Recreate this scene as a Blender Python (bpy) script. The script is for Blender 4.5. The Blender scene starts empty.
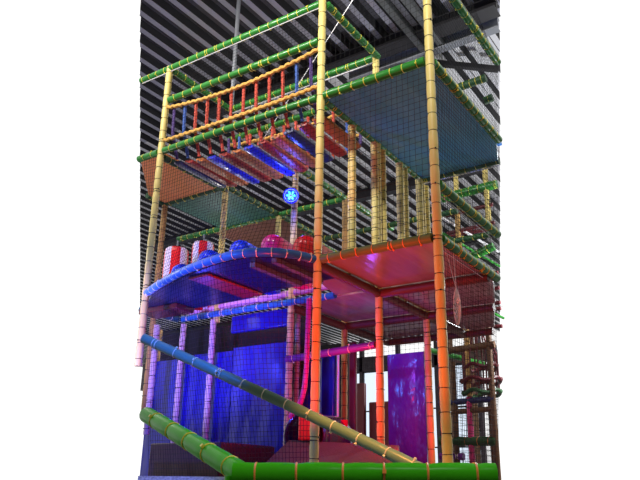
import bpy, bmesh, math, random
from mathutils import Vector, Matrix
random.seed(7)
SC = bpy.context.scene
COL = SC.collection

# ------------------------------------------------------------------ materials
def lin(c):
    return tuple(((v/255)/12.92 if v/255 <= .04045 else ((v/255+.055)/1.055)**2.4) for v in c) + (1.0,)

def mat(name, rgb, rough=.5, metal=0., bump=0., bscale=20., emit=None, estr=0., var=0., vscale=6., coat=0., spec=.5):
    m = bpy.data.materials.new(name); m.use_nodes = True
    nt = m.node_tree; b = nt.nodes['Principled BSDF']
    b.inputs['Base Color'].default_value = lin(rgb)
    b.inputs['Roughness'].default_value = rough
    b.inputs['Metallic'].default_value = metal
    b.inputs['Coat Weight'].default_value = coat
    b.inputs['Specular IOR Level'].default_value = spec
    if emit:
        b.inputs['Emission Color'].default_value = lin(emit)
        b.inputs['Emission Strength'].default_value = estr
    if bump or var:
        tc = nt.nodes.new('ShaderNodeTexCoord')
        nz = nt.nodes.new('ShaderNodeTexNoise'); nz.inputs['Scale'].default_value = bscale
        nt.links.new(tc.outputs['Object'], nz.inputs['Vector'])
        if bump:
            bp = nt.nodes.new('ShaderNodeBump'); bp.inputs['Strength'].default_value = bump
            bp.inputs['Distance'].default_value = .03
            nt.links.new(nz.outputs['Fac'], bp.inputs['Height']); nt.links.new(bp.outputs['Normal'], b.inputs['Normal'])
        if var:
            n2 = nt.nodes.new('ShaderNodeTexNoise'); n2.inputs['Scale'].default_value = vscale
            n2.inputs['Detail'].default_value = 4
            nt.links.new(tc.outputs['Object'], n2.inputs['Vector'])
            mx = nt.nodes.new('ShaderNodeMix'); mx.data_type = 'RGBA'
            c = lin(rgb)
            mx.inputs['A'].default_value = tuple(v*(1-var) for v in c[:3]) + (1,)
            mx.inputs['B'].default_value = tuple(min(1, v*(1+var)) for v in c[:3]) + (1,)
            nt.links.new(n2.outputs['Fac'], mx.inputs['Factor']); nt.links.new(mx.outputs['Result'], b.inputs['Base Color'])
    return m

M_YEL = mat('yellow_foam_vinyl', (232, 210, 122), .45, bump=.15, bscale=9, var=.12)
M_GRN = mat('green_foam_vinyl', (44, 128, 44), .32, bump=.12, bscale=9, var=.15)
M_GRN_NEAR = mat('bright_green_vinyl', (66, 186, 26), .3, bump=.06, bscale=7, var=.12, spec=.07)
M_GRND = mat('dark_green_foam', (34, 84, 40), .5, var=.3)
M_BLUE = mat('blue_foam_vinyl', (40, 110, 190), .35, bump=.12, bscale=9, var=.12)
M_TEAL = mat('teal_foam_vinyl', (40, 96, 110), .4, var=.2)
M_OLIVE = mat('grey_green_foam_vinyl', (112, 146, 124), .35, bump=.1, bscale=8, var=.12)
M_TAN = mat('tan_foam', (190, 150, 84), .6, var=.25)
M_BROWN = mat('brown_foam', (104, 72, 44), .6, var=.3)
M_ORANGERAIL = mat('ochre_foam_vinyl', (100, 122, 62), .45, bump=.12, bscale=9, var=.15)
M_PINK = mat('lilac_foam', (216, 150, 214), .5, bump=.1, var=.12)
M_MAG = mat('magenta_vinyl', (196, 40, 150), .3, bump=.3, bscale=14)
M_PURP = mat('purple_foam', (120, 50, 150), .35, bump=.12, bscale=9)
M_TIE_Y = mat('pale_yellow_cable_tie', (240, 222, 80), .35)
M_TIE_W = mat('white_cable_tie', (245, 232, 205), .35)
M_TIE_K = mat('black_cable_tie', (26, 24, 22), .45)
M_TIE_O = mat('orange_cable_tie', (250, 150, 70), .35)
M_NET = mat('black_net_cord', (14, 16, 18), .85)
M_NETG = mat('grey_net_cord', (38, 34, 38), .85)
M_NETW = mat('silver_net_cord', (190, 190, 205), .6)
M_ROPE = mat('yellow_rope_padding', (226, 176, 84), .7, bump=.6, bscale=60, var=.2)
M_SRED = mat('red_strap_fabric', (205, 78, 58), .7, var=.2)
M_SBLU = mat('blue_strap_fabric', (60, 98, 180), .7, var=.2)
M_SPUR = mat('purple_strap_fabric', (84, 60, 128), .7, var=.2)
M_PBLU = mat('blue_plank_vinyl', (22, 40, 215), .3, bump=.1, bscale=8, coat=.4)
M_PNAV = mat('navy_plank_vinyl', (20, 34, 100), .35, bump=.1, bscale=8, coat=.3)
M_PRED = mat('red_plank_vinyl', (170, 44, 32), .38, bump=.1, bscale=8)
M_PORA = mat('orange_plank_vinyl', (204, 116, 50), .45, bump=.1, bscale=8)
M_STEEL = mat('zinc_grey_steel', (125, 128, 130), .45, metal=.3, var=.2)
M_BEAM = mat('light_grey_beam_paint', (150, 154, 162), .5, var=.15)
M_DKBEAM = mat('dark_steel', (38, 36, 42), .6, var=.3)
M_MAROON = mat('maroon_vinyl', (96, 24, 34), .4, bump=.2, bscale=6, var=.2)
M_BEAMR = mat('brown_red_foam', (92, 52, 40), .5, var=.2)
M_REDV = mat('red_gloss_vinyl', (240, 14, 30), .3, coat=.2, bump=.05, bscale=5)
M_MAGV = mat('magenta_gloss_vinyl', (236, 16, 130), .3, coat=.2, bump=.05, bscale=5)
M_BLUV = mat('blue_gloss_vinyl', (16, 60, 250), .3, coat=.2, bump=.05, bscale=5)
M_WHT = mat('white_vinyl', (228, 214, 226), .4)
M_RAMP = mat('brown_ramp_carpet', (92, 72, 62), .85, bump=.3, bscale=60, var=.25)
M_LACE = mat('white_knotted_yarn', (236, 226, 228), .8)
M_WIRE = mat('bright_wire', (235, 235, 238), .35, metal=.2)
M_HOUS = mat('lamp_housing_blue', (18, 22, 190), .3, emit=(10, 10, 235), estr=.6)
M_LED = mat('lamp_cyan_led', (60, 170, 255), .3, emit=(60, 190, 255), estr=1.6)
M_LEDD = mat('lamp_deep_blue_led', (10, 10, 200), .3, emit=(16, 40, 250), estr=1.0)
M_MOTTLE = mat('mottled_green_border', (90, 120, 96), .8, var=.9, vscale=40)

def streak(name, rgb_a, rgb_b, rough, scale=(6, .6, 6), bump=.2):
    """vinyl coated board with long soft ripples"""
    m = mat(name, rgb_a, rough); nt = m.node_tree; b = nt.nodes['Principled BSDF']
    tc = nt.nodes.new('ShaderNodeTexCoord'); mp = nt.nodes.new('ShaderNodeMapping')
    mp.inputs['Scale'].default_value = scale
    nz = nt.nodes.new('ShaderNodeTexNoise'); nz.inputs['Scale'].default_value = 1.0; nz.inputs['Detail'].default_value = 3
    nt.links.new(tc.outputs['Object'], mp.inputs['Vector']); nt.links.new(mp.outputs['Vector'], nz.inputs['Vector'])
    mx = nt.nodes.new('ShaderNodeMix'); mx.data_type = 'RGBA'
    mx.inputs['A'].default_value = lin(rgb_a); mx.inputs['B'].default_value = lin(rgb_b)
    nt.links.new(nz.outputs['Fac'], mx.inputs['Factor']); nt.links.new(mx.outputs['Result'], b.inputs['Base Color'])
    bp = nt.nodes.new('ShaderNodeBump'); bp.inputs['Strength'].default_value = bump; bp.inputs['Distance'].default_value = .05
    nt.links.new(nz.outputs['Fac'], bp.inputs['Height']); nt.links.new(bp.outputs['Normal'], b.inputs['Normal'])
    return m
M_DTEAL = streak('teal_deck_board', (44, 124, 160), (96, 164, 190), .25)
M_DORA = streak('orange_deck_board', (240, 140, 76), (250, 165, 100), .55)
M_DGRN = streak('green_deck_board', (50, 112, 92), (70, 136, 112), .5)
M_DBRN = streak('brown_deck_board', (140, 86, 62), (120, 72, 54), .5)  # also stands for an orange board in shade
M_DRED = streak('maroon_deck_board', (126, 104, 98), (176, 158, 160), .18)
M_DBLU = streak('dark_blue_deck_board', (24, 34, 92), (34, 40, 78), .3)
M_MATB = streak('blue_gym_mat_vinyl', (14, 14, 120), (30, 26, 180), .28, (3, 3, .9), .6)
M_MATP = streak('purple_gloss_vinyl', (88, 34, 190), (130, 50, 170), .2, (5, 5, 2.2), .8)
M_MATM = streak('maroon_step_vinyl', (60, 26, 44), (78, 30, 52), .5, (5, 5, 2), .3)

M_MOTTLE = streak('mottled_green_border', (0, 30, 20), (255, 250, 190), .8, (28, 28, 60), .2)
# roof sheeting, far sheets lightened by colour for the windows' grazing sheen
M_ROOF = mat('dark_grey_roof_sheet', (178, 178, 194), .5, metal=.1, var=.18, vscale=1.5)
M_ROOFW = mat('roof_sheet_web_shade', (34, 33, 38), .7, var=.2)  # shade of the recessed webs put into the colour
M_ROOFL = mat('sheen_roof_sheet', (240, 240, 248), .5, metal=.1, var=.15, vscale=1.5)
M_FLOOR = mat('grey_concrete_floor', (124, 120, 118), .5, bump=.1, bscale=3, var=.2, vscale=2)
M_WALL = mat('dark_hall_wall', (66, 58, 66), .8, var=.25)
M_WALL2 = mat('grey_hall_wall', (120, 116, 112), .8)
M_GLASS = bpy.data.materials.new('window_glass'); M_GLASS.use_nodes = True
_n = M_GLASS.node_tree; _n.nodes.clear()
_o = _n.nodes.new('ShaderNodeOutputMaterial'); _t = _n.nodes.new('ShaderNodeBsdfTransparent'); _g = _n.nodes.new('ShaderNodeBsdfGlossy')
_t.inputs['Color'].default_value = (.86, .92, 1, 1); _g.inputs['Roughness'].default_value = .05
_m = _n.nodes.new('ShaderNodeMixShader'); _m.inputs[0].default_value = .06
_n.links.new(_t.outputs[0], _m.inputs[1]); _n.links.new(_g.outputs[0], _m.inputs[2]); _n.links.new(_m.outputs[0], _o.inputs['Surface'])

# ------------------------------------------------------------------ mesh helpers
class MB:
    def __init__(s): s.v = []; s.f = []; s.mi = []
    def add(s, vs, fs, mi=0):
        k = len(s.v); s.v += [tuple(v) for v in vs]
        for f in fs: s.f.append(tuple(i+k for i in f)); s.mi.append(mi)
    def box(s, a, b, mi=0):
        (x0, y0, z0), (x1, y1, z1) = a, b
        vs = [(x, y, z) for x in (x0, x1) for y in (y0, y1) for z in (z0, z1)]
        s.add(vs, [(0,1,3,2),(4,6,7,5),(0,4,5,1),(2,3,7,6),(0,2,6,4),(1,5,7,3)], mi)
    def bar(s, a, b, w, h, mi=0):
        a, b = Vector(a), Vector(b); d = (b-a).normalized()
        up = Vector((0,0,1)) if abs(d.z) < .95 else Vector((0,1,0))
        r = d.cross(up).normalized(); u = r.cross(d)
        vs = [p + r*sx*w/2 + u*sy*h/2 for p in (a, b) for sx, sy in ((-1,-1),(1,-1),(1,1),(-1,1))]
        s.add(vs, [(3,2,1,0),(4,5,6,7),(0,1,5,4),(1,2,6,5),(2,3,7,6),(3,0,4,7)], mi)
    def tube(s, pts, rad, n=12, mi=0, caps=True, closed=False):
        pts = [Vector(p) for p in pts]; m = len(pts)
        rad = rad if isinstance(rad, (list, tuple)) else [rad]*m
        t0 = (pts[1]-pts[0]).normalized()
        ref = Vector((0,0,1)) if abs(t0.z) < .9 else Vector((0,1,0))
        vs = []
        for i, p in enumerate(pts):
            if closed: t = pts[(i+1) % m]-pts[i-1]
            else: t = pts[min(i+1, m-1)]-pts[max(i-1, 0)]
            t.normalize(); r = t.cross(ref).normalized(); u = r.cross(t)
            for k in range(n):
                a = 2*math.pi*k/n; vs.append(p+(r*math.cos(a)+u*math.sin(a))*rad[i])
        fs = []
        for i in range(m if closed else m-1):
            j = (i+1) % m
            for k in range(n):
                l = (k+1) % n; fs.append((i*n+k, i*n+l, j*n+l, j*n+k))
        if caps and not closed:
            fs.append(tuple(range(n-1, -1, -1))); fs.append(tuple((m-1)*n+k for k in range(n)))
        s.add(vs, fs, mi)
    def build(s, name, mats, parent=None, smooth=True, origin=None):
        me = bpy.data.meshes.new(name)
        if origin is None and parent is None and s.v:
            xs, ys, zs = zip(*s.v); origin = ((min(xs)+max(xs))/2, (min(ys)+max(ys))/2, min(zs))
        o3 = Vector(origin) if origin is not None else Vector((0,0,0))
        me.from_pydata([tuple(Vector(v)-o3) for v in s.v], [], s.f)
        for m in (mats if isinstance(mats, (list, tuple)) else [mats]): me.materials.append(m)
        me.polygons.foreach_set('material_index', s.mi)
        bm = bmesh.new(); bm.from_mesh(me); bmesh.ops.recalc_face_normals(bm, faces=bm.faces)
        if smooth:
            for f in bm.faces: f.smooth = True
            for e in bm.edges:
                if len(e.link_faces) == 2 and e.calc_face_angle(0) > .7: e.smooth = False
        bm.to_mesh(me); bm.free(); me.update()
        o = bpy.data.objects.new(name, me); COL.objects.link(o)
        o.location = o3
        if parent is not None: o.parent = parent
        return o

def tag(o, label, cat, group=None, kind=None):
    o['label'] = label; o['category'] = cat
    if group: o['group'] = group
    if kind: o['kind'] = kind
    return o
def struct(o, label=None):
    o['kind'] = 'structure'
    if label: o['label'] = label
    return o
def bevel(o, w, seg=2):
    m = o.modifiers.new('bevel', 'BEVEL'); m.width = w; m.segments = seg; m.limit_method = 'ANGLE'; m.angle_limit = .6
    return o
def empty(name, loc):
    o = bpy.data.objects.new(name, None); COL.objects.link(o); o.location = loc; o.empty_display_size = .1; return o

_ring = {}
def ring_mesh(r, mt, thick):
    k = (round(r, 3), mt.name, thick)
    if k not in _ring:
        b = MB(); n = 16
        b.tube([(r*math.cos(2*math.pi*i/n), r*math.sin(2*math.pi*i/n), 0) for i in range(n)], thick, 5, closed=True)
        # the tie head
        b.box((r, -thick*1.6, -thick*1.6), (r+thick*3, thick*1.6, thick*1.6))
        o = b.build('cable_tie', mt, origin=(0,0,0)); _ring[k] = o.data
        bpy.data.objects.remove(o)
    return _ring[k]

def path_pts(ctrl, step=.035):
    ctrl = [Vector(c) for c in ctrl]
    if len(ctrl) == 2:
        n = max(2, int((ctrl[1]-ctrl[0]).length/step)); return [ctrl[0].lerp(ctrl[1], i/n) for i in range(n+1)]
    out = []; P = [ctrl[0]*2-ctrl[1]] + ctrl + [ctrl[-1]*2-ctrl[-2]]
    for i in range(1, len(P)-2):
        a, b, c, d = P[i-1:i+3]; n = max(2, int((c-b).length/step))
        for k in range(n):
            t = k/n
            out.append(.5*((2*b)+(c-a)*t+(2*a-5*b+4*c-d)*t*t+(3*b-a-3*c+d)*t**3))
    out.append(ctrl[-1]); return out

def pipe(name, label, ctrl, foam, tie=None, sp=.15, r=.042, group=None, cat=None, tthick=.0045, n=14, head=True, jit=.12):
    """a foam sleeved pipe, slightly pinched wherever a cable tie holds the sleeve"""
    pts = path_pts(ctrl); L = [0]
    for a, b in zip(pts, pts[1:]): L.append(L[-1]+(b-a).length)
    tot = L[-1]; ties = []
    if tie is not None:
        s = sp*random.uniform(.3, .8)
        while s < tot-.03:
            ties.append(s)
            if random.random() < .12: ties.append(s+.03)
            s += sp*(1+random.uniform(-jit, jit))
    rad = []
    for l in L:
        d = min([abs(l-t) for t in ties], default=1)
        rad.append(r*(1-.10*math.exp(-(d/.02)**2)) * (1+.012*math.sin(l*23)))
    b = MB(); b.tube(pts, rad, n)
    o = b.build(name, foam)
    if cat is None: cat = 'post' if 'post' in name else 'rail'
    tag(o, label, cat, group)
    for t in ties:
        i = max(j for j in range(len(L)) if L[j] <= t); i = min(i, len(pts)-2)
        f = (t-L[i])/max(1e-6, L[i+1]-L[i]); p = pts[i].lerp(pts[i+1], f); d = (pts[i+1]-pts[i]).normalized()
        d = (d + Vector((random.uniform(-.035,.035), random.uniform(-.035,.035), random.uniform(-.035,.035)))).normalized()
        c = bpy.data.objects.new('cable_tie', ring_mesh(r*.93, tie, tthick)); COL.objects.link(c)
        q = d.to_track_quat('Z', 'Y') @ Matrix.Rotation(random.uniform(0, 6.28), 4, 'Z').to_quaternion()
        c.rotation_mode = 'QUATERNION'; c.rotation_quaternion = q
        c.location = p-o.location; c.parent = o
    return o

def net(label, fn, U, V, cell=.045, r=.002, m=None, seg=6, wob=.004, border=None, group='safety nets around the play frame'):
    """a knotted square net; fn(s, t) gives the surface, U and V are its sizes in metres"""
    b = MB(); nu, nv = max(1, round(U/cell)), max(1, round(V/cell))
    def w(p): return p+Vector((random.uniform(-wob, wob), random.uniform(-wob, wob), random.uniform(-wob, wob)))
    for i in range(nu+1):
        b.tube([w(Vector(fn(i/nu, k/seg))) for k in range(seg+1)], r, 3, caps=False)
    for j in range(nv+1):
        b.tube([w(Vector(fn(k/seg, j/nv))) for k in range(seg+1)], r, 3, caps=False)
    o = b.build('safety_net', m or M_NET, smooth=False)
    tag(o, label, 'net', group)
    if border:
        e = MB()
        for s, t0, t1 in border:
            e.tube([Vector(fn(*( (s, t0+(t1-t0)*k/12) if True else 0)))+Vector((0,0,-.03)) for k in range(13)], .005, 5)
    return o
def flat(p00, p10, p01, p11, sag=0.):
    a, b, c, d = map(Vector, (p00, p10, p01, p11)); nrm = (b-a).cross(c-a).normalized()
    return lambda s, t: a*(1-s)*(1-t)+b*s*(1-t)+c*(1-s)*t+d*s*t + nrm*sag*math.sin(math.pi*s)*math.sin(math.pi*t)

# ------------------------------------------------------------------ key dimensions (metres, read off the photo's perspective)
XL, XC, XM, XR = -5.81, -4.64, -3.46, -2.22
XF = -6.97
Y0, Y1, Y2, Y3 = 5.10, 6.30, 7.50, 8.70
ZT, ZH, ZD, ZK, ZP = 6.51, 6.03, 5.32, 4.05, 3.53
FPX = 679.507; HCAM = 1.5
R3 = ((.83247, .55381, .01666), (.17553, -.29213, .94013), (-.52553, .77971, .3404))

# ------------------------------------------------------------------ camera
cam = bpy.data.cameras.new('camera'); co = bpy.data.objects.new('camera', cam); COL.objects.link(co)
cam.sensor_fit = 'HORIZONTAL'; cam.sensor_width = 36; cam.lens = FPX/640*36; cam.clip_end = 200
rx, ux, fx = map(Vector, R3)
m4 = Matrix.Identity(4)
for i in range(3): m4[i][0] = rx[i]; m4[i][1] = ux[i]; m4[i][2] = -fx[i]; m4[i][3] = (0, 0, HCAM)[i]
co.matrix_world = m4; SC.camera = co

# ------------------------------------------------------------------ setting: floor, roof, far wall
b = MB(); b.box((-45, -8, -.1), (12, 32, 0)); struct(b.build('floor', M_FLOOR, smooth=False), 'grey concrete hall floor')

ZR = 8.5
def span(x, z):
    """how far along y a roof sheet at x was photographed: (y_near, y_far)"""
    h = z-HCAM
    def at(px):   # sight line bearing at the picture's side
        k = (px-320)/FPX
        # (r - k f) . (x, y, h) = 0
        a = [rx[i]-k*fx[i] for i in range(3)]
        return -(a[0]*x+a[2]*h)/a[1]
    return at(140), at(500)
p = .32
b = MB(); x = -34.0; i = 0
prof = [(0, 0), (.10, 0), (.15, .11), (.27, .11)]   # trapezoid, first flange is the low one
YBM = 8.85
while x < 3:
    a, c = span(x, ZR); c = min(c, 31.0); a = max(a, 2.6)
    if c > a+.1:
        xs = [(x+u, ZR+w) for u, w in prof] + [(x+p, ZR)]
        for j, ((xa, za), (xb, zb)) in enumerate(zip(xs, xs[1:])):
            ya0, ya1 = span(xa, ZR); yb0, yb1 = span(xb, ZR)
            ya0, yb0 = max(ya0, 2.6), max(yb0, 2.6); ya1, yb1 = min(ya1, 31), min(yb1, 31)
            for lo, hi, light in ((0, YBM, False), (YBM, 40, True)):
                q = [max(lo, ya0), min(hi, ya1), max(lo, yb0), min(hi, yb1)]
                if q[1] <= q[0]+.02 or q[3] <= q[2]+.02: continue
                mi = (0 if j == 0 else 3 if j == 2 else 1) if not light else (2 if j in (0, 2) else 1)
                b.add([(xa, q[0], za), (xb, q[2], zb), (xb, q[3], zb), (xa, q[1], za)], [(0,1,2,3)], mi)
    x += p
roof = struct(b.build('ceiling', [M_ROOF, M_ROOFW, M_ROOFL, mat('roof_sheet_upper_flange_shade', (84, 83, 92), .6, var=.2)], smooth=False), 'corrugated dark metal roof sheeting')  # upper flange is the same sheet, coloured darker for recess shade
sm = roof.modifiers.new('thickness', 'SOLIDIFY'); sm.thickness = .012; sm.offset = 1

def ibeam(a, bb, w, h, m):
    k = MB(); a, bb = Vector(a), Vector(bb); up = Vector((0, 0, h/2))
    k.bar(a, bb, w*.15, h); k.bar(a+up, bb+up, w, h*.1); k.bar(a-up, bb-up, w, h*.1)
    return k.build('trim', m, smooth=False)
b = MB(); b.box((-9, -6, 8.5), (4.2, 2.9, 8.6)); struct(b.build('ceiling', M_ROOF, smooth=False), 'grey roof over the entrance side')  # unseen roof patch added to lower the ambient light
b = MB(); b.box((4, -6, 0), (4.2, 30, 8.5)); struct(b.build('wall_right', M_WALL2, smooth=False), 'hall side wall')  # unseen wall added to dim the light from this side
b = MB(); b.box((-16, -6.2, 0), (4.2, -6, 8.5)); struct(b.build('wall_front', M_WALL2, smooth=False), 'hall wall behind the viewer')  # unseen wall added to dim the light from behind the camera
n_trim = 0
def trim(o, label):
    global n_trim
    n_trim += 1; o.name = 'trim_%d' % n_trim; struct(o, label)
trim(ibeam((-5.4, YBM, 8.32), (-2.66, YBM-.05, 8.32), .16, .2, M_BEAM), 'light grey roof purlin at the top right')
trim(ibeam((-8.4, 8.45, 8.36), (-2.55, 8.45, 8.36), .3, .16, M_DKBEAM), 'dark roof truss chord beside the light purlin')
for xx in (-3.6, -3.9):
    k = MB(); k.bar((xx, 4.4, 8.3), (xx, 8.9, 8.3), .10, .12)
    trim(k.build('trim', M_STEEL, smooth=False), 'grey roof angle running towards the light purlin')
k = MB(); k.bar((-4.05, 9.2, 8.35), (-3.05, 9.9, 8.25), .09, .09); trim(k.build('trim', M_DKBEAM, smooth=False), 'dark diagonal roof brace')
k = MB(); k.bar((-4.75, 8.9, 7.85), (-4.2, 8.9, 8.25), .09, .09); trim(k.build('trim', M_DKBEAM, smooth=False), 'short dark roof brace')
for yy in (13.5, 18.0, 23.0):
    trim(ibeam((-1.13*yy-.15, yy, 8.35), (-.345*yy-.1, yy, 8.35), .2, .22, M_DKBEAM), 'dark roof purlin further down the hall')

# far wall with two rows of windows
YW = 29.0
b = MB(); cols = list(range(-31, -9, 2))
def wallbox(x0, x1, z0, z1): b.box((x0, YW, z0), (x1, YW+.25, z1))
XW0, XW1 = -32.6, -10.15
wallbox(XW0, XW1, 0, 1.5); wallbox(XW0, XW1, 6.8, 7.5)
for c in cols: wallbox(c-.08, c+.08, 1.5, 8.4)
wallbox(XW0, -19, 7.5, 8.45)
struct(b.build('wall_back', M_WALL, smooth=False), 'dark far wall with bright window bands')
nw = 0
for c in cols[:-1]:
    nw += 1
    w = MB(); e = empty('window_%d' % nw, (c+1, YW+.1, 1.5)); struct(e, 'bright far window')
    for zz in (1.53, 3.2, 4.9, 6.77): w.box((-.92, -.03, zz-1.53), (.92, .03, zz-1.47))
    for xx in (-.90, .9): w.box((xx-.02, -.03, 0), (xx+.02, .03, 5.3))
    w.build('window_frame', M_DKBEAM, e, smooth=False)
    g = MB(); g.box((-.9, -.005, 0), (.9, .005, 5.3)); g.build('pane', M_GLASS, e, smooth=False)

# ------------------------------------------------------------------ steel column, wires
b = MB(); b.tube([(XL, Y1, ZT+.03), (XL, Y1, 8.5)], .03, 12)
tag(b.build('hanger_pole', M_BEAM), 'grey steel hanger pole from the bridge frame back corner up to the roof', 'pole')
b = MB(); b.tube([(-3.48, 6.0, 7.4), (-5.0, 6.0, 5.6)], .005, 6)
tag(b.build('steel_wire', M_WIRE), 'thin bright wire slanting up behind the middle yellow post', 'wire')

# ------------------------------------------------------------------ posts of the play frame
G = 'padded posts of the play frame'
def post(label, x, y, z0, z1, foam=M_YEL, tie=M_TIE_K, sp=.17, r=.042, **k):
    return pipe('padded_post', label, [(x, y, z0), (x, y, z1)], foam, tie, sp, r, G, tthick=.0035, **k)
post('yellow padded post at the left front corner of the plank bridge', XL, Y0, 2.7, ZT+.02)
post('yellow padded post in the middle, tall, at the right end of the plank bridge', XM, Y0, 0, ZT+.03)
post('yellow padded post furthest right and nearest, rising out of the picture', XR, Y0, 0, 7.75)
post('yellow post at the back left corner of the orange deck', XF, Y1, 2.3, ZD, M_TAN)
post('yellow post under the back corner of orange and green decks', XL, Y1, ZP-.1, ZD)
post('thin yellow post behind the magenta dome, left of the blue lamp', XL, Y2, 0, ZD, M_YEL)
post('yellow post carrying the round blue lamp', XC, Y1, 0, ZD, mat('pale_foam', (222, 190, 150), .5, var=.15))
post('tan post behind the middle post, seen beyond the red panel', XC, Y2, 0, ZD, M_TAN)
post('short capped yellow post behind the teal deck with red lower half', XM, Y1, 0, ZT, M_YEL)
post('post right behind the nearest orange post, red low down', XM, Y2, 0, ZD, M_YEL)
GS = 'yellow squeeze posts above the red platform'
for k, (y, lab) in enumerate([(5.73, 'yellow squeeze post nearest the middle post'), (6.20, 'second yellow squeeze post from the middle post, in a tight pair'),
        (6.42, 'third yellow squeeze post, right one of the first pair'), (6.83, 'fourth yellow squeeze post, left one of the middle pair'),
        (7.0, 'fifth yellow squeeze post, right one of the middle pair'), (7.38, 'sixth yellow squeeze post, just left of the nearest post'),
        (7.62, 'seventh yellow squeeze post, last before the nearest post')]):
    pipe('padded_post', lab, [(XM+.02*(k % 2), y, ZP+.03), (XM+.02*(k % 2), y, ZD-.05)], M_YEL, M_TIE_K, .12, .046, GS, tthick=.003)
M_LAV = mat('pale_lilac_foam', (206, 176, 190), .5, var=.15)
post('pale padded post under the left end of the blue rail', -6.38, Y1, 0, ZP-.06, M_LAV, r=.04)
post('pale padded post second from left under the blue rail', XL-.03, Y1-.02, 0, ZP-.06, M_LAV, r=.04)
post('pale post at the far left edge under the teal rail', -6.5, 5.95, 2.05, 3.4, M_LAV, r=.04)
post('tan post low at the left edge behind the pale one', -7.9, 7.3, 0, 3.75, M_TAN, r=.04)
post('silver netted post between pink post and blue panel', -4.75, 6.6, 0, 3.6, mat('silver_sleeve', (150, 150, 160), .5), sp=.09, r=.034)

# ------------------------------------------------------------------ rails
GR = 'padded rails of the play frame'
def rail(label, a, bb, foam=M_GRN, tie=M_TIE_Y, sp=.145, r=.042, **k):
    return pipe('padded_rail', label, [a, bb], foam, tie, sp, r, k.pop('group', GR), **k)
rail('topmost long green rail running left from the middle post', (-6.34, Y0, ZT), (XM-.03, Y0, ZT))
rail('green handrail just above the yellow rope of the bridge', (XL+.05, Y0, ZH), (XM-.04, Y0, ZH))
rail('green rail along the front edge of the plank bridge', (XL+.05, Y0, ZD), (XM-.05, Y0, ZD))
rail('short green rail over the orange deck at the left picture edge', (-6.2, Y0, ZD), (XL-.05, Y0, ZD))
rail('green rail along the front edge of the teal deck', (XM+.05, Y0, ZD), (XR-.05, Y0, ZD), r=.046)
rail('green top rail going back from the middle post', (XM+.03, Y0+.05, ZT), (XM+.03, Y1, ZT))
rail('green top rail going back from the left post', (XL, Y0+.05, ZT), (XL, Y1, ZT))
rail('dark green top rail at the back of the bridge', (XL, Y1, ZT+.01), (XM-.05, Y1, ZT+.01), M_GRN)
rail('dark green handrail at the back of the bridge', (XL, Y1, ZH), (XM, Y1, ZH), M_GRN)
rail('green rail beneath the left edge of the teal deck', (XM, Y0+.05, ZD), (XM, Y2, ZD))
rail('green rail along the right edge of the teal deck', (XR, Y0+.06, ZD), (XR, 6.98, ZD), r=.046)
rail('green top rail in the upper right corner', (XR, Y0+.5, ZT), (XR, 7.2, ZT))
rail('green rail slanting right from the nearest post, upper of the lower two', (XR, Y0+.06, ZK), (XR, 6.67, ZK), r=.044)
rail('green rail along the right edge of the red platform, lowest of the right side', (XR, Y0+.06, ZP), (XR, 6.54, ZP), r=.044)
rail('ochre rail across the front of the red platform', (XM+.05, Y0, ZP), (XR-.05, Y0, ZP), M_ORANGERAIL, M_TIE_O, .16, .044)
rail('dark green rail at the far edge of the teal deck', (XM, Y2, ZD), (-2.4, Y2, ZD), M_GRND)
rail('green rail at the far edge of the orange deck', (XF, Y1, ZD), (XL, Y1, ZD), M_GRND)
rail('green rail on the left edge of the orange deck', (XF, 5.95, ZD), (XF, Y1-.05, ZD), M_GRND)
rail('green rail at the far edge of the green deck', (-7.9, Y2, ZD), (XC, Y2, ZD), M_GRN)
rail('dark green rail between bridge and green deck', (XL, Y1+.05, ZD), (XL, Y3, ZD), M_GRND)
rail('dark rail under the left side of the plank bridge', (XL, Y0+.05, ZD-.06), (XL, Y1, ZD-.06), M_GRND)
rail('green rail slanting back behind the blue lamp', (XC, Y1+.06, ZD), (XC, Y3+.2, ZD), M_GRN)
rail('green rail far behind the tall middle post', (XL, Y3, ZD-.02), (XM, Y3, ZD-.02), M_GRND)
rail('lower pale green rail behind the tall middle post', (XC-.3, Y1+.6, 4.62), (XC-.3, Y3+.2, 4.62), M_GRN)
rail('dark green rail crossing behind the squeeze posts', (XC, Y3, 4.3), (-3.02, Y3, 4.3), M_GRND)
rail('dark green rail higher up behind the squeeze posts', (XC, Y3+.4, 5.0), (-3.16, Y3+.4, 5.0), M_GRND)
rail('blue rail across the back below the curved platform', (-6.38, Y1-.04, ZP), (-4.0, Y1-.04, ZP), M_BLUE, M_TIE_W, .2, .04)
rail('teal rail at the left edge below the curved platform', (-6.42, 5.58, ZP-.01), (-6.4, Y1-.1, ZP-.01), M_TEAL, M_TIE_W, .2, .04)
rail('lilac rail just above the blue back rail', (-6.3, Y1+.02, ZP+.09), (-3.55, Y1+.02, ZP+.15), M_PINK, M_TIE_W, .45, .042)
rail('purple rail between pink post and red post', (-4.66, Y1-.02, 2.86), (-3.5, Y1-.02, 2.92), M_PURP, M_TIE_W, .25, .042)
for x0, y0, x1, y1, lab in [(XM, Y1, XR, Y1, 'dark red beam across the red platform underside'), (XM, Y2, -2.6, Y2, 'dark red beam at the far end of the red platform'),
        (XM, Y1, XM, Y3, 'dark red beam slanting back under the red platform'), (XC, Y2, XM, Y2, 'dark red beam left of the slanting beam'),
        (XC, Y3, -3.05, Y3, 'dark red beam furthest back under the platforms'), (XM, Y0, XM, Y1, 'dark red beam going back from the middle post'),
        (XC, Y1, XC, Y3, 'dark red beam behind the red mesh, leftmost')]:
    rail(lab, (x0, y0, ZP-.05), (x1, y1, ZP-.05), M_BEAMR, None, r=.05, group='dark red beams under the red platform')

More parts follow.
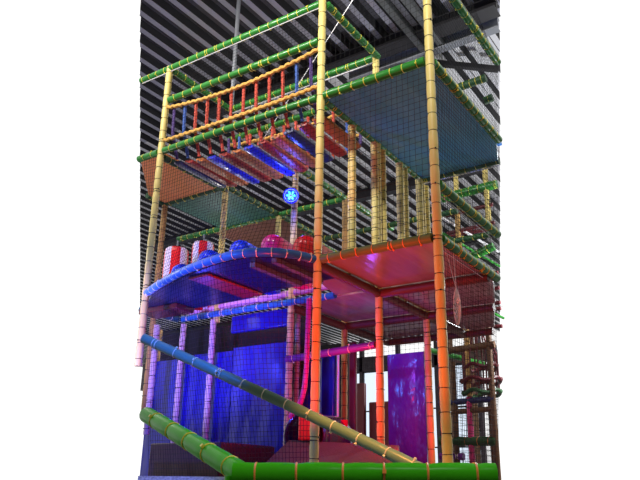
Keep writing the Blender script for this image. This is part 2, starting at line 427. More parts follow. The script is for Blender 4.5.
# curved blue balcony rim
RIM = [(XL+.02, Y0, ZP), (-5.46, 4.95, ZP), (-4.92, 4.74, ZP), (-4.53, 4.63, ZP), (-4.22, 4.58, ZP), (-3.95, 4.585, ZP), (-3.70, 4.70, ZP), (-3.54, 4.90, ZP), (XM-.02, Y0, ZP)]
pipe('curved_rail', 'blue curved rim of the balcony bulging towards the viewer', RIM, M_BLUE, M_TIE_W, .125, .044, cat='rail')

# near bars
pipe('sloping_rail', 'thin sloping rail, blue at left and olive at right, passing before the middle post',
     [(-4.08, 3.61, 2.565), (-2.66, 3.92, 1.935), (-1.83, 3.97, 1.575)], M_OLIVE, M_TIE_W, .21, .038, cat='rail')
K = (-1.81, 2.16, 1.545)
pipe('foreground_rail', 'thick bright green rail sloping down at the bottom left', [(-2.95, 2.69, 1.855), (-1.80, 2.16, 1.54)], M_GRN_NEAR, M_TIE_Y, .27, .043, cat='rail')
pipe('foreground_rail', 'thick bright green level rail along the bottom edge', [(-1.83, 2.14, 1.54), (-.965, 2.665, 1.553)], M_GRN_NEAR, M_TIE_O, .17, .043, cat='rail')
b = MB(); b.tube([(-1.84, 2.16, 0), (-1.84, 2.16, 1.53)], .04, 12)
tag(b.build('padded_post', M_GRN_NEAR), 'green post below the corner of the foreground rails', 'post', G)

# ------------------------------------------------------------------ decks
def deck(label, poly, z, m, th=.05, name='platform_deck', group='deck panels of the play frame'):
    n = len(poly); b = MB()
    vs = [(x, y, z) for x, y in poly]+[(x, y, z+th) for x, y in poly]
    fs = [tuple(range(n-1, -1, -1)), tuple(range(n, 2*n))]+[(i, (i+1) % n, (i+1) % n+n, i+n) for i in range(n)]
    b.add(vs, fs); o = b.build(name, m, smooth=False); bevel(o, .008)
    return tag(o, label, 'deck', group)
e = .03
deck('teal deck panel high up on the right, seen from below', [(XM+e, Y0+e), (XR-e, Y0+e), (XR-e, 7.0), (-2.4, Y2-e), (XM+e, Y2-e)], ZD-.01, M_DTEAL)
deck('orange deck panel left of the plank bridge, seen from below', [(-6.2, Y0+e), (XL-e, Y0+e), (XL-e, Y1-e), (XF+e, Y1-e), (XF+e, 5.95)], ZD-.01, M_DORA)
deck('dark green deck panel behind the orange one', [(XF+e, Y1+e), (XL-e, Y1+e), (XL-e, Y2-e), (XF+e, Y2-e)], ZD-.01, M_DGRN)
deck('orange deck panel in painted shade behind the dark green one', [(XF-.2, Y2+e), (XL-e, Y2+e), (XL-e, Y3), (XF-.2, Y3)], ZD-.01, M_DBRN)  # orange board, its shade put into the brown colour
deck('red platform panel nearest, between middle and nearest posts', [(XM+e, Y0+e), (XR-e, Y0+e), (XR-e, Y1-e), (XM+e, Y1-e)], ZP+.0, M_DRED)
deck('red platform panel in the second row', [(XM+e, Y1+e), (XR-e, Y1+e), (XR-e, 6.53), (-2.57, Y2-e), (XM+e, Y2-e)], ZP+.0, M_DRED)
deck('red platform panel in the third row', [(XM+e, Y2+e), (-2.6, Y2+e), (-3.02, Y3-e), (XM+e, Y3-e)], ZP+.0, M_DRED)
deck('red platform panel behind and left of the slanting beam', [(XC+e, Y1+e), (XM-e, Y1+e), (XM-e, Y2-e), (XC+e, Y2-e)], ZP+.0, M_DRED)
deck('red platform panel furthest back on the left', [(XC+e, Y2+e), (XM-e, Y2+e), (XM-e, Y3-e), (XC+e, Y3-e)], ZP+.0, M_DRED)
deck('red sloping panel behind the middle post below the curved rim', [(-3.9, 5.85), (XM-e, Y0+.2), (XM-e, Y1-e), (-4.0, Y1-e)], ZP+.0, M_DRED)
arc = [(p.x, p.y+.05) for p in path_pts(RIM, .15)]
deck('dark blue floor of the curved balcony, seen from below', [(-6.4, 5.6), (XL-.03, Y0+.1)]+arc+[(XM-.06, 5.62), (-4.5, 5.7), (-5.0, 5.82), (-6.35, 5.84)], ZP-.03, M_DBLU, .04)
b = MB(); b.box((-4.86, 4.80, ZP-.06), (-4.58, 5.68, ZP-.033)); tag(bevel(b.build('padding_strip', M_PRED), .01), 'red padding strip under the curved balcony floor', 'padding')
b = MB(); b.box((-6.36, 5.5, ZP-.10), (-5.72, 5.8, ZP-.032)); tag(bevel(b.build('padding_strip', M_MAROON), .01), 'maroon padding block under the balcony floor at the left', 'padding')
for xx, lab in ((-3.98, 'grey joist under the balcony floor, left one'), (-3.72, 'grey joist under the balcony floor, right one')):
    b = MB(); b.box((xx-.03, 4.76, ZP-.08), (xx+.03, 5.55, ZP-.034)); tag(b.build('deck_joist', M_STEEL, smooth=False), lab, 'joist')

# ------------------------------------------------------------------ plank bridge
NP = 12; wpl = (XM-XL-.10)/NP
pcol = [M_PNAV, M_PRED, M_PORA, M_PBLU, M_PRED, M_PORA, M_PBLU, M_PRED, M_PORA, M_PNAV, M_PRED, M_PORA]
pnam = ['navy', 'red', 'orange', 'bright blue', 'red', 'orange', 'bright blue', 'red', 'orange', 'navy', 'red', 'orange']
ordn = ['first', 'second', 'third', 'fourth', 'fifth', 'sixth', 'seventh', 'eighth', 'ninth', 'tenth', 'eleventh', 'twelfth']
def psag(x):
    t = (x-XL)/(XM-XL); return -.13*4*t*(1-t)
def ell(b, x0, x1, y0, y1, z, h):
    # board with rounded long edges and softly rounded ends
    ny = 8; pr = []
    for k in range(12):
        a = 2*math.pi*k/12; c, s = math.cos(a), math.sin(a)
        pr.append((math.copysign(abs(c)**.35, c)*(x1-x0)/2, math.copysign(abs(s)**.5, s)*h/2))
    cx = (x0+x1)/2; vs = []
    for j in range(ny+1):
        t = j/ny; y = y0+(y1-y0)*t; sc = .86 if j in (0, ny) else 1
        for u, w in pr: vs.append((cx+u*sc, y, z+w*sc+random.uniform(-.001, .001)))
    fs = [(j*12+k, j*12+(k+1) % 12, (j+1)*12+(k+1) % 12, (j+1)*12+k) for j in range(ny) for k in range(12)]
    fs += [tuple(range(11, -1, -1)), tuple(ny*12+k for k in range(12))]
    b.add(vs, fs)
plank_x = []
for i in range(NP):
    x0 = XL+.05+wpl*i; cx = x0+wpl/2; plank_x.append(cx); z = ZD-.09+psag(cx)
    b = MB(); ell(b, x0+.02, x0+wpl-.02, Y0+.15, Y1-.22, z, .05)
    o = b.build('bridge_plank', pcol[i])
    tag(o, '%s padded bridge plank, %s from the left yellow post' % (pnam[i], ordn[i]), 'plank', 'planks of the hanging bridge')
    o.rotation_euler = (random.uniform(-.01, .01), -math.atan((psag(cx+.1)-psag(cx-.1))/.2), 0)
    for yy in (.12, 1.05):
        c = MB(); cz = .03-.032
        c.tube([(0, -.55+yy-.03, -.004), (0, -.55+yy+.03, -.004)], .008, 6); c.build('rivet', M_STEEL, o)

def rope_z(x, z, s): 
    t = (x-XL)/(XM-XL); return z-s*4*t*(1-t)
def rope(label, y, z, s, r=.022, bumps=True):
    pts = []; rr = []
    for k in range(97):
        x = XL+.03+(XM-XL-.06)*k/96; pts.append((x, y, rope_z(x, z, s)+.008*math.sin(k*1.7)))
        rr.append(r*(1+.14*math.sin(k*2.1)))
    b = MB(); b.tube(pts, rr, 8); return tag(b.build('rope_rail', M_ROPE), label, 'rope', 'yellow rope rails of the bridge')
rope('upper yellow rope rail at the front of the plank bridge', Y0-.005, 5.93, .10)
rope('lower yellow rope rail at the front of the plank bridge', Y0-.005, 5.46, .02)
rope('yellow rope rail at the back of the plank bridge, upper', Y1-.03, 5.93, .10)
rope('yellow rope rail at the back of the plank bridge, lower', Y1-.03, 5.50, .05)
scol = [M_SPUR, M_SBLU]+[M_SRED]*8+[M_SBLU, M_SPUR]
def strap(x, y, i, side):
    zt = rope_z(x, 5.93, .10)+.03; zb = ZD-.06+psag(x)
    b = MB(); pts = []; n = 26
    tilt = .03
    for k in range(n+1):
        t = k/n; pts.append((x+tilt*t, y+(.10 if side == 'front' else -.03)*max(0, t-.55)/.45, zt+(zb-zt)*t))
    rr = [.019*(1+.16*math.sin(k*2.2)) for k in range(n+1)]
    b.tube(pts, rr, 8)
    nm = 'purple' if scol[i] is M_SPUR else 'blue' if scol[i] is M_SBLU else 'red'
    if nm == 'red': lab = 'red bridge strap on the %s side, %s red from the left post' % (side, ordn[i-2])
    else: lab = '%s bridge strap on the %s side next to the %s yellow post' % (nm, side, 'left' if i < 3 else 'middle')
    o = tag(b.build('hanging_strap', scol[i]), lab, 'strap', 'padded straps hanging from the %s bridge rope' % side)
    return o
for i in range(NP):
    strap(plank_x[i]-.02, Y0+.03, i, 'front'); strap(plank_x[i], Y1-.16, i, 'back')

# ------------------------------------------------------------------ nets
net('black net above the plank bridge between rail and top rail', flat((XL, Y0, ZD), (XM, Y0, ZD), (XL, Y0, ZT), (XM, Y0, ZT), .01), 2.35, 1.19)
apts = path_pts(RIM, .02); al = [0]
for a, c in zip(apts, apts[1:]): al.append(al[-1]+(c-a).length)
def arcp(s):
    t = s*al[-1]
    for i in range(len(al)-1):
        if al[i+1] >= t: return apts[i].lerp(apts[i+1], (t-al[i])/(al[i+1]-al[i]))
    return apts[-1]
def up_net(s, t):
    a = arcp(s); c = Vector((XL+(XM-XL)*s, Y0, ZD)); p = a.lerp(c, t); p.y += .25*math.sin(math.pi*t)*math.sin(math.pi*s)**.7*(1-t)
    return p
net('black net from the bridge rail down to the curved blue rim', up_net, 2.5, 1.8, seg=12)
def lo_net(s, t):
    a = arcp(s); c = Vector((-5.47+(XM+5.47)*s, Y0, 1.55)); return a.lerp(c, t)
net('grey net hanging from the curved blue rim to the floor', lo_net, 2.5, 2.0, m=M_NETG, seg=12)
net('black net in front of the orange deck at the left edge', flat((-5.93, Y0, ZP+.35), (XL, Y0, ZP+.2), (-6.14, Y0, ZD), (XL, Y0, ZD)), .38, 1.6)
net('black net of the back left bay beneath the orange deck', flat((-6.98, Y1, 4.2), (XL, Y1, 3.7), (XF, Y1, ZD), (XL, Y1, ZD)), 1.16, 1.7)
net('black wide mesh net between the middle and nearest posts', flat((XM, Y0, ZP), (XR, Y0, ZP), (XM, Y0, ZD), (XR, Y0, ZD)), 1.24, 1.79, cell=.06)
net('black net above the teal deck front rail', flat((XM, Y0, ZD), (XR, Y0, ZD), (XM, Y0, 7.1), (XR, Y0, 7.5)), 1.24, 1.9, cell=.06, r=.0016)
net('black fine net on the right side beside the teal deck', flat((XR, Y0, ZK), (XR, 6.65, ZK), (XR, Y0, ZD), (XR, 6.96, ZD)), 1.85, 1.27)
net('black net on the right side above the teal deck', flat((XR, Y0, ZD), (XR, 6.96, ZD), (XR, Y0, 7.5), (XR, 7.2, ZT)), 2.1, 1.4)
net('black net on the right side between the two low green rails', flat((XR, Y0, ZP), (XR, 6.52, ZP), (XR, Y0, ZK), (XR, 6.65, ZK)), 1.6, .52)
net('black net on the right side hanging below the red platform', flat((XR, Y0, 1.55), (XR, 6.2, 1.55), (XR, Y0, ZP), (XR, 6.52, ZP)), 1.45, 2.0)
net('black net hanging at the back of the red platform bays', flat((XM, Y1, 2.95), (XR, Y1, 2.95), (XM, Y1, ZP-.08), (XR, Y1, ZP-.08)), 1.24, .6, cell=.06)
net('black net behind the red bays, further back', flat((XC, Y2, 2.9), (XM, Y2, 2.9), (XC, Y2, ZP-.08), (XM, Y2, ZP-.08)), 1.18, .65, cell=.06)
b = MB(); b.tube([(XM, Y1-.01, ZT-.07), (XL, Y1-.01, ZT-.07)], .009, 6); tag(b.build('white_strand', M_WIRE), 'thin white strand under the back top rail', 'rope')  # thin pale lines running along the rails
b = MB(); b.tube([(XM, Y0-.01, ZT-.055), (-6.3, Y0-.01, ZT-.055)], .006, 6); tag(b.build('white_strand', M_WIRE), 'thin white strand under the topmost front rail', 'rope')
b = MB(); b.tube([(XR-.04, Y0, ZP-.06), (XR-.04, 6.5, ZP-.06)], .006, 6); tag(b.build('white_strand', M_WIRE), 'thin pale strand under the lowest right green rail', 'rope')
b = MB(); b.tube([(XR+.03, Y0+.5, ZT+.05), (XR+.03, 7.15, ZT+.05)], .006, 6); tag(b.build('white_strand', M_WIRE), 'thin white strand along the top right rail', 'rope')
b = MB(); b.tube([(XM, Y2-.02, ZD-.07), (-2.4, Y2-.02, ZD-.07)], .008, 6); tag(b.build('white_strand', M_WIRE), 'thin white strand under the far rail of the teal deck', 'rope')
for zz, lab in ((ZK, 'thin white strand along the upper slanting right rail'),):
    b = MB(); b.tube([(XR-.04, Y0, zz-.055), (XR-.04, 6.6, zz-.055)], .006, 6); tag(b.build('white_strand', M_WIRE), lab, 'rope')

# ------------------------------------------------------------------ domes and striped bags on the curved platform
def dome(label, x, zt, m, r=.15, y0=5.2, ln=.75):
    b = MB(); rows = []; n = 20; k = 12
    # half round bolster on straight sides, rounded front end, lying back along y
    for j in range(k+1):
        t = j/k
        if t < .35: a = t/.35*math.pi/2; sc = math.sin(a)**.8 if j else .03; y = y0+r*(1-math.cos(a))
        else: sc = 1-.35*(t-.35)/.65; y = y0+r+(ln-r)*(t-.35)/.65
        row = []
        for i in range(n+1):
            a = math.pi*i/n
            row.append((x+math.cos(a)*r*sc, y, zt-r+math.sin(a)*r*sc))
        row = [(row[0][0], y, ZP+.02)] + row + [(row[-1][0], y, ZP+.02)]
        rows.append(row)
    w = len(rows[0]); b.add([v for rw in rows for v in rw],
        [(j*w+i, j*w+i+1, (j+1)*w+i+1, (j+1)*w+i) for j in range(k) for i in range(w-1)]+[tuple(range(w)), tuple(k*w+i for i in range(w))]
        +[(j*w, (j+1)*w, (j+1)*w+w-1, j*w+w-1) for j in range(k)])
    return tag(b.build('padded_dome', m), label, 'dome', 'padded domes on the curved balcony')
dome('red padded dome next to the middle post', -3.76, 3.90, M_REDV, .125)
dome('magenta padded dome left of the red one', -4.18, 3.99, M_MAGV, .125)
dome('blue padded dome, right one of three blue, left of magenta', -4.62, 4.01, M_BLUV, .125)
dome('blue padded dome in front of the second striped bag', -5.08, 3.98, M_BLUV, .125)
dome('blue padded dome furthest left, in front of the first striped bag', -5.49, 3.88, M_BLUV, .12)

def bag(label, x, y, z0, z1, r):
    root = empty('striped_bag', (x, y, z0)); tag(root, label, 'punch bag', 'striped bags on the curved balcony')
    b = MB(); g = 8; sub = 4; n = g*sub; zs = [0, .02, .06]+[z1-z0-.06, z1-z0-.02, z1-z0]; rs = [r*.85, r*.97, r, r, r*.97, r*.85]
    zs = [0, .02, .06, (z1-z0)/2, z1-z0-.06, z1-z0-.02, z1-z0]; rs = [r*.85, r*.97, r, r*1.01, r, r*.97, r*.85]
    vs = []
    for zz, rr in zip(zs, rs):
        for k in range(n):
            a = 2*math.pi*k/n+.35; q = rr*(1+.015*math.cos(a*g)); vs.append((q*math.cos(a), q*math.sin(a), zz))
    for j in range(len(zs)-1):
        for k in range(n):
            l = (k+1) % n
            b.add([vs[j*n+k], vs[j*n+l], vs[(j+1)*n+l], vs[(j+1)*n+k]], [(0,1,2,3)], (k//sub) % 2)
    b.add(vs[-n:], [tuple(range(n))], 1)
    o = b.build('cover', [M_REDV, M_WHT], root)
    c = MB(); c.tube([(0, 0, z1-z0), (0, 0, z1-z0+.12)], .012, 8); c.build('hook', M_STEEL, root)
bag('red and white striped bag at the left above the blue rim', -6.27, 5.95, ZP+.02, 4.39, .155)
bag('red and white striped bag, right one of two', -5.83, 5.98, ZP+.02, 4.40, .137)

# ------------------------------------------------------------------ blue lamp on the post
lx, ly, lz = XC+.06, Y1-.16, 4.84
root = empty('stage_lamp', (lx, ly, lz)); tag(root, 'round lit blue lamp with petal shaped lens on a pale post', 'lamp')
d = Vector((-lx*.9, -ly*.9, HCAM-lz+1.2)).normalized()
root.scale = (1.2,)*3; root.rotation_mode = 'QUATERNION'; root.rotation_quaternion = d.to_track_quat('Z', 'Y')
b = MB(); b.tube([(0,0,-.10), (0,0,-.06), (0,0,0), (0,0,.012)], [.05, .075, .082, .078], 28); b.build('housing', M_HOUS, root)
b = MB(); b.tube([(math.cos(a*math.pi/14)*.068, math.sin(a*math.pi/14)*.068, .014) for a in range(28)], .012, 8, closed=True); b.build('bezel', M_LEDD, root)
for k in range(6):
    a = k*math.pi/3; b = MB(); c, s = math.cos(a), math.sin(a)
    b.tube([(c*.014, s*.014, .016), (c*.030, s*.030, .019), (c*.044, s*.044, .017), (c*.052, s*.052, .015)], [.004, .011, .013, .005], 10)
    b.build('led_lens', M_LED, root)
b = MB(); b.tube([(0,0,-.08), (0,.0,-.16)], .012, 8); b.build('bracket', M_DKBEAM, root)

# ------------------------------------------------------------------ mats, step, tunnel, ramp
def quadbox(name, label, cat, x0, x1, y0, y1, z0, z1, m, bev=.02, group=None):
    b = MB(); b.box((x0, y0, z0), (x1, y1, z1)); o = bevel(b.build(name, m), bev, 3); return tag(o, label, cat, group)
for k, (x0, x1, lab) in enumerate([(-7.0, -6.42, 'blue wall mat furthest left behind the pale posts'), (-6.41, -5.56, 'blue wall mat second from left'),
        (-5.55, -4.70, 'blue wall mat nearest the pink post, largest in view')]):
    b = MB(); nx, nz = 10, 14
    z1 = 3.03+.03*k
    for yy, sg in ((Y1+.06, 1), (Y1+.16, -1)):
        vs = [(x0+(x1-x0)*i/nx, yy+(random.uniform(-.006, .006) if 0 < i < nx and 0 < j < nz else .012)*sg, 1.0+(z1-1.0)*j/nz) for j in range(nz+1) for i in range(nx+1)]
        b.add(vs, [(j*(nx+1)+i, j*(nx+1)+i+1, (j+1)*(nx+1)+i+1, (j+1)*(nx+1)+i) for j in range(nz) for i in range(nx)])
    b.box((x0, Y1+.065, 1.0), (x1, Y1+.155, z1))
    tag(b.build('gym_mat', M_MATB), lab, 'mat', 'blue wall mats behind the net')
quadbox('valance', 'blue padded valance high behind the net above the black gap', 'valance', -5.62, -4.70, Y1+.06, Y1+.12, 3.28, 3.50, M_MATB)
M_BLACK = mat('black_shade', (14, 10, 20), .9)
quadbox('shade', 'black backdrop behind the blue mats', 'shade', -8.6, -5.5, Y3+.3, Y3+.36, 0, 3.62, M_BLACK, .005)  # added dark sheet standing for the shade behind the mats
quadbox('shade', 'black shade sheet right behind the gap over the mats', 'shade', -7.3, -4.75, Y1+.5, Y1+.54, 2.6, 3.52, M_BLACK, .005)  # added dark sheet for the shade inside the gap
quadbox('padded_step', 'dark maroon padded step at the bottom left', 'step', -5.72, -4.72, 5.3, 6.2, .0, 1.90, M_MATM)
b = MB(); b.box((-5.5, 4.98, 1.45), (-3.9, 5.06, 1.565)); tag(b.build('border_strip', M_MOTTLE), 'mottled green and white border strip at the bottom left', 'strip')
b = MB()  # carpeted ramp
b.add([(-4.37, 5.5, 1.0), (-2.85, 5.5, 1.0), (-2.85, 5.5, 1.70), (-4.37, 5.5, 1.66), (-4.55, 6.2, 1.0), (-3.2, 6.2, 1.0), (-3.2, 6.2, 1.89), (-4.54, 6.2, 1.97)],
      [(0,1,2,3), (3,2,6,7), (4,7,6,5), (0,3,7,4), (1,5,6,2), (0,4,5,1)])
tag(bevel(b.build('ramp', M_RAMP, smooth=False), .015), 'grey brown carpeted ramp behind the middle post base', 'ramp')
# crawl tunnel
root = empty('crawl_tunnel', (-4.33, 6.36, 1.9)); tag(root, 'round mouthed crawl tunnel with red inside beside the pink post', 'tunnel')
b = MB(); n = 24
M_TUN = mat('dark_purple_plastic', (60, 26, 74), .2, coat=.6)
b.tube([(0, -.15+.05*k, .1) for k in range(12)], [.27, .265, .26]+[.26]*9, n, caps=False); o = b.build('shell', M_TUN, root); o.modifiers.new('t', 'SOLIDIFY').thickness = .02
b = MB(); b.tube([(.26*math.cos(2*math.pi*k/n), -.16, .1+.26*math.sin(2*math.pi*k/n)) for k in range(n)], .022, 8, closed=True); b.build('rim', M_TUN, root)
b = MB(); b.box((-.24, .3, -.05), (.24, .33, .3)); b.build('lining', M_REDV, root)
quadbox('padded_block', 'bright red padded block beside the crawl tunnel', 'block', -4.37, -4.16, 6.12, 6.2, 1.95, 2.24, M_REDV)
quadbox('gym_mat', 'narrow blue wall mat between silver and magenta posts', 'mat', -5.02, -4.72, 7.02, 7.1, 0, 2.98, M_MATB)
quadbox('gym_mat', 'violet blue wall mat just right of the middle post', 'mat', -4.66, -4.47, 6.98, 7.06, 0, 3.03, M_MATB)
pipe('curved_rail', 'glossy magenta curved tube left of the middle post', [(-4.28, 6.15, 3.5), (-4.29, 6.15, 3.0), (-4.31, 6.15, 2.55), (-4.38, 6.15, 2.32), (-4.50, 6.15, 2.2)], M_MAG, None, r=.03, cat='rail')
b = MB(); b.tube([(-4.42, 7.0, 0), (-4.42, 7.0, 3.1)], .016, 10); tag(b.build('metal_pole', M_WIRE), 'thin bright metal pole right of the violet mat', 'pole')
quadbox('maroon_divider', 'maroon padded panel, left one behind the red netting', 'panel', -5.45, -5.22, 9.0, 9.08, 0, 2.98, M_MAROON, group='maroon panels in the back')
quadbox('maroon_divider', 'maroon padded panel left of the red lit post', 'panel', -5.2, -4.72, 9.1, 9.18, 0, 2.70, M_MAROON, group='maroon panels in the back')
quadbox('maroon_divider', 'maroon padded wall strip behind the violet mat', 'panel', -4.40, -4.30, 7.2, 7.26, 0, 3.2, M_MAROON, group='maroon panels in the back')
b = MB(); nx, nz = 8, 16
X0, X1 = -4.0, -3.51
vs = [(X0+(X1-X0)*i/nx, Y2-.02+(.0 if i in (0, nx) or j in (0, nz) else random.uniform(-.018, .018)), 1.2+(3.05-1.2)*j/nz) for j in range(nz+1) for i in range(nx+1)]
vs2 = [(v[0], Y2+.06, v[2]) for v in vs]; W = nx+1
b.add(vs, [(j*W+i, j*W+i+1, (j+1)*W+i+1, (j+1)*W+i) for j in range(nz) for i in range(nx)])
b.box((X0, Y2-.015, 1.2), (X1, Y2+.06, 3.05))
tag(b.build('gym_mat', M_MATP), 'glossy purple wall mat left of the nearest orange post', 'mat')

# white knotted tassel
root = empty('net_tassel', (-2.2, 5.4, 2.81)); tag(root, 'white knotted yarn tassel hanging right of the nearest orange post', 'tassel')
b = MB(); HT = .33
def lr(t): return (.028)*math.sin(math.pi*min(1, t*1.02))**.6+.003
for k in range(10):
    for dirn in (1, -1):
        b.tube([(lr(j/16)*math.cos(k*.628+dirn*j*.25), lr(j/16)*math.sin(k*.628+dirn*j*.25), HT*j/16) for j in range(17)], .0035, 4)
b.build('yarn_mesh', M_LACE, root)
b = MB(); b.tube([(0, 0, HT), (-.03, -.12, .66)], .003, 5); b.tube([(0, 0, HT), (-.02, .03, .66)], .003, 5); b.build('string', M_LACE, root)

# ------------------------------------------------------------------ second play frame beyond, on the right
GF = 'posts of the play frame beyond'
def fpost(label, x, y, z0, z1, m, tie=None, r=.05):
    pipe('padded_post', label, [(x, y, z0), (x, y, z1)], m, tie, .14, r, GF, tthick=.004)
def frail(label, a, c, m, r=.05, tie=None, sp=.16):
    pipe('padded_rail', label, [a, c], m, tie, sp, r, 'rails of the play frame beyond', tthick=.004)
M_PKP = mat('pink_foam', (222, 60, 130), .5)
fpost('tan post beyond on the right, seen against the windows', -4.34, 11, 2.95, 4.25, M_TAN, M_TIE_K)
fpost('pink lower sleeve post beyond on the right', -4.36, 11, 0, 2.94, M_PKP, M_TIE_K)
fpost('brown post beyond, just right of the nearest orange post', -4.62, 11, 0, 3.55, M_BROWN, M_TIE_K)
fpost('brown post beyond, third from the nearest orange post', -4.10, 11.3, 0, 3.1, M_BROWN)
fpost('brown post beyond at the right picture edge', -3.95, 11, 0, 4.25, M_BROWN)
fpost('brown post beyond, by the far windows', -7.2, 17, 0, 5.6, M_BROWN, r=.09)
fpost('second brown post beyond, by the far windows', -6.6, 17, 0, 5.6, M_BROWN, r=.09)
fpost('short yellow post beyond under the teal deck rail', -4.37, 11, 6.55, 7.25, M_YEL, M_TIE_K)
fpost('yellow post beyond, upper right', -3.80, 11, 5.9, 7.1, M_YEL, M_TIE_K)
fpost('tan post beyond between the two slanting right rails', -4.38, 11, 5.2, 6.35, M_TAN, M_TIE_K)
frail('green rail beyond, under the far edge of the teal deck', (-4.66, 11, 6.62), (-3.6, 11, 6.66), M_GRN, .085, M_TIE_Y)
frail('green rail beyond, between the slanting right rails', (-4.3, 11, 5.33), (-3.74, 11, 5.5), M_GRN, .075, M_TIE_Y)
frail('dark green rail high at the right under the roof', (-3.12, 8.2, 7.0), (-2.72, 8.2, 7.02), M_GRND, .06, M_TIE_Y, .09)
frail('dark green rail high at the right, lower one under the roof', (-2.95, 8.75, 7.0), (-2.82, 8.75, 7.02), M_GRND, .06, M_TIE_Y, .09)
quadbox('platform_deck', 'blue panel peeking out beside the teal deck edge', 'deck', -3.42, -3.22, 9.0, 10.3, 7.02, 7.07, M_BLUE, .01)
frail('green and brown level rail near the bottom right', (-4.91, 11, 2.24), (-3.94, 11, 2.22), M_GRND, .075, M_TIE_O, .2)
frail('purple level rail near the bottom right', (-4.92, 11, 2.0), (-4.5, 11, 1.99), M_PURP, .06, M_TIE_W, .12)
frail('dark blue level rail across the far windows', (-4.9, 11, 2.86), (-3.92, 11, 2.89), mat('dark_blue_foam', (36, 44, 96), .5), .05)
frail('dark brown level rail across the far windows', (-4.9, 11, 2.70), (-3.92, 11, 2.73), M_BROWN, .045)
frail('brown level rail at mid height beyond', (-4.84, 11, 3.74), (-3.85, 11, 3.78), M_BROWN, .06)
frail('green slanting rail beyond beside the nearest orange post', (-4.9, 10.6, 3.72), (-4.5, 12.2, 3.68), M_GRN, .05)
for k, (zz, yy) in enumerate([(6.25, 11), (6.1, 11.6), (5.9, 11), (5.05, 11), (4.85, 11.5), (4.52, 11), (4.42, 11.3), (4.3, 11.8)]):
    s = yy/11
    frail('maroon rail beyond on the right, %s from top' % ordn[k], (-4.60*s, yy, zz), (-3.70*s+.0*k, yy, zz+.04*(-1)**k), M_MAROON, .035)
for k, zz in enumerate([6.05, 5.75, 4.95, 4.7]):
    frail('pale slanting rail beyond on the right, %s from top' % ordn[k], (-4.55, 10.7, zz+.05), (-4.2, 12.6, zz-.1), M_GRN if k % 2 else M_WIRE, .025)
# climbing rings of a rope cone
root = empty('rope_cone', (-4.2, 11.2, 1.6)); tag(root, 'maroon rope climbing cone of stacked rings beyond on the right', 'climbing net')
for zz, rr in ((1.62, .66), (1.85, .56), (1.42, .62)):
    b = MB(); b.tube([(rr*.5*math.cos(2*math.pi*k/28), rr*.5*math.sin(2*math.pi*k/28), zz+.03*math.sin(k)) for k in range(28)], .035, 7, closed=True)
    b.build('ring', M_MAROON if zz != 1.42 else M_GRND, root)
b = MB()
for k in range(14):
    a = 2*math.pi*k/14; b.tube([(.29*math.cos(a), .29*math.sin(a), 1.4), (.29*math.cos(a), .29*math.sin(a), 2.05), (0, 0, 2.9)], .014, 5)
b.build('rope_net', M_MAROON, root)
deck('dark maroon deck beyond below the right windows', [(-5.0, 11.6), (-4.25, 11.6), (-4.7, 12.8), (-5.4, 12.8)], 3.85, M_DBRN)
net('dark net of the play frame beyond across the windows', flat((-4.95, 11.1, 1.6), (-3.98, 11.1, 1.6), (-4.9, 11.1, 3.7), (-3.84, 11.1, 3.7)), 1.05, 2.1, cell=.08, r=.004)
net('dark net of the play frame beyond, high on the right', flat((-4.6, 10.9, 4.9), (-3.66, 10.9, 4.9), (-4.6, 10.9, 6.6), (-3.55, 10.9, 6.6)), 1.05, 1.7, cell=.08, r=.004)

# ------------------------------------------------------------------ light
w = bpy.data.worlds.new('daylight'); SC.world = w; w.use_nodes = True
bg = w.node_tree.nodes['Background']; bg.inputs['Color'].default_value = (1, 1, 1, 1); bg.inputs['Strength'].default_value = 1.0

def spot(name, loc, tgt, col, power, size=60, blend=.6, rad=.05):
    l = bpy.data.lights.new(name, 'SPOT'); l.color = col; l.energy = power; l.spot_size = math.radians(size); l.spot_blend = blend; l.shadow_soft_size = rad
    o = bpy.data.objects.new(name, l); COL.objects.link(o); o.location = loc
    o.rotation_euler = (Vector(tgt)-Vector(loc)).to_track_quat('-Z', 'Y').to_euler(); return o
def point(name, loc, col, power, rad=.06):
    l = bpy.data.lights.new(name, 'POINT'); l.color = col; l.energy = power; l.shadow_soft_size = rad
    o = bpy.data.objects.new(name, l); COL.objects.link(o); o.location = loc; return o
BL = (.05, .06, 1)
spot('blue_spot', (-4.9, 3.5, .9), (-5.8, 6.0, 3.2), BL, 140, 80)
spot('blue_spot', (-3.1, 2.6, 3.0), (-3.85, 3.7, 2.40), (.02, .14, 1), 150, 62, .8)
spot('blue_spot', (-5.5, 3.3, 2.2), (-5.85, 5.3, 3.0), (.36, .28, 1), 520, 50)
point('blue_lamp', (-5.4, 5.6, 2.9), BL, 12)
RL = (1, .03, .01)
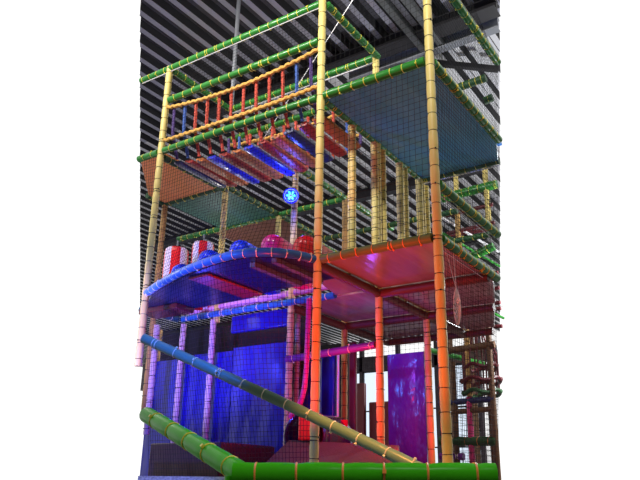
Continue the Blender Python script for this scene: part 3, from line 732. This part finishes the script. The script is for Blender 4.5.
spot('red_spot', (-2.15, 3.7, 2.3), (-2.25, 5.1, 3.0), (1, .11, .02), 66, 90, .8)
spot('red_spot', (-3.25, 3.9, 2.2), (-3.46, 5.1, 3.0), RL, 100, 92, .5)
spot('amber_spot', (-2.0, 3.3, 2.7), (-2.2, 3.96, 1.75), (1, .40, .10), 85, 75, .7)
point('red_lamp', (-3.75, 5.9, 2.6), (1, .02, .07), 16)
point('red_lamp', (-3.1, 5.9, 2.0), (1, .01, .03), 4)
point('red_lamp', (-3.05, 7.2, 2.1), (1, .01, .03), 5)
point('violet_fill', (-3.75, 6.75, 2.9), (.30, .08, 1), 5)  # added light to strengthen the purple mat, no fixture there
spot('fill_light', (-1.5, .5, 7.9), (-3.0, 5.1, 6.8), (1, .96, .9), 1300, 66, 1, .3)  # added fill from above the viewer for the upper frame
spot('fill_light', (-6.0, 1.0, 7.9), (-5.0, 5.1, 6.4), (1, .96, .9), 1050, 60, 1, .3)  # second added fill, aimed at the upper part of the bridge
point('fill_light', (-2.3, 11.5, 4.6), (.95, .97, 1), 420, .3)  # unseen added fill, stands for daylight on the far frame
spot('fill_light', (-.2, 1.2, 4.2), (-1.7, 2.4, 1.55), (1, .97, .92), 110, 50, .8, .15)  # added fill brightening the green foreground rails
spot('blue_spot', (-4.9, 3.0, 3.1), (-4.7, 4.8, 3.6), (.03, .20, 1), 170, 72, .8)
point('fill_light', (-6.7, 4.7, 4.2), (1, .9, .8), 14, .1)  # added fill lifting the underside of the orange deck
point('fill_light', (-7.2, 7.6, 4.3), (1, .95, .9), 16, .1)  # added fill below the decks further back
l = bpy.data.lights.new('lamp_glow', 'POINT'); l.color = (.08, .12, 1); l.energy = 8; l.shadow_soft_size = .04
o = bpy.data.objects.new('lamp_glow', l); COL.objects.link(o); o.location = (lx+d.x*.1, ly+d.y*.1, lz+d.z*.1)

SC.view_settings.view_transform = 'Standard'; SC.view_settings.look = 'None'
SC.view_settings.gamma = 1; SC.view_settings.use_curve_mapping = False; SC.view_settings.exposure = 0.22
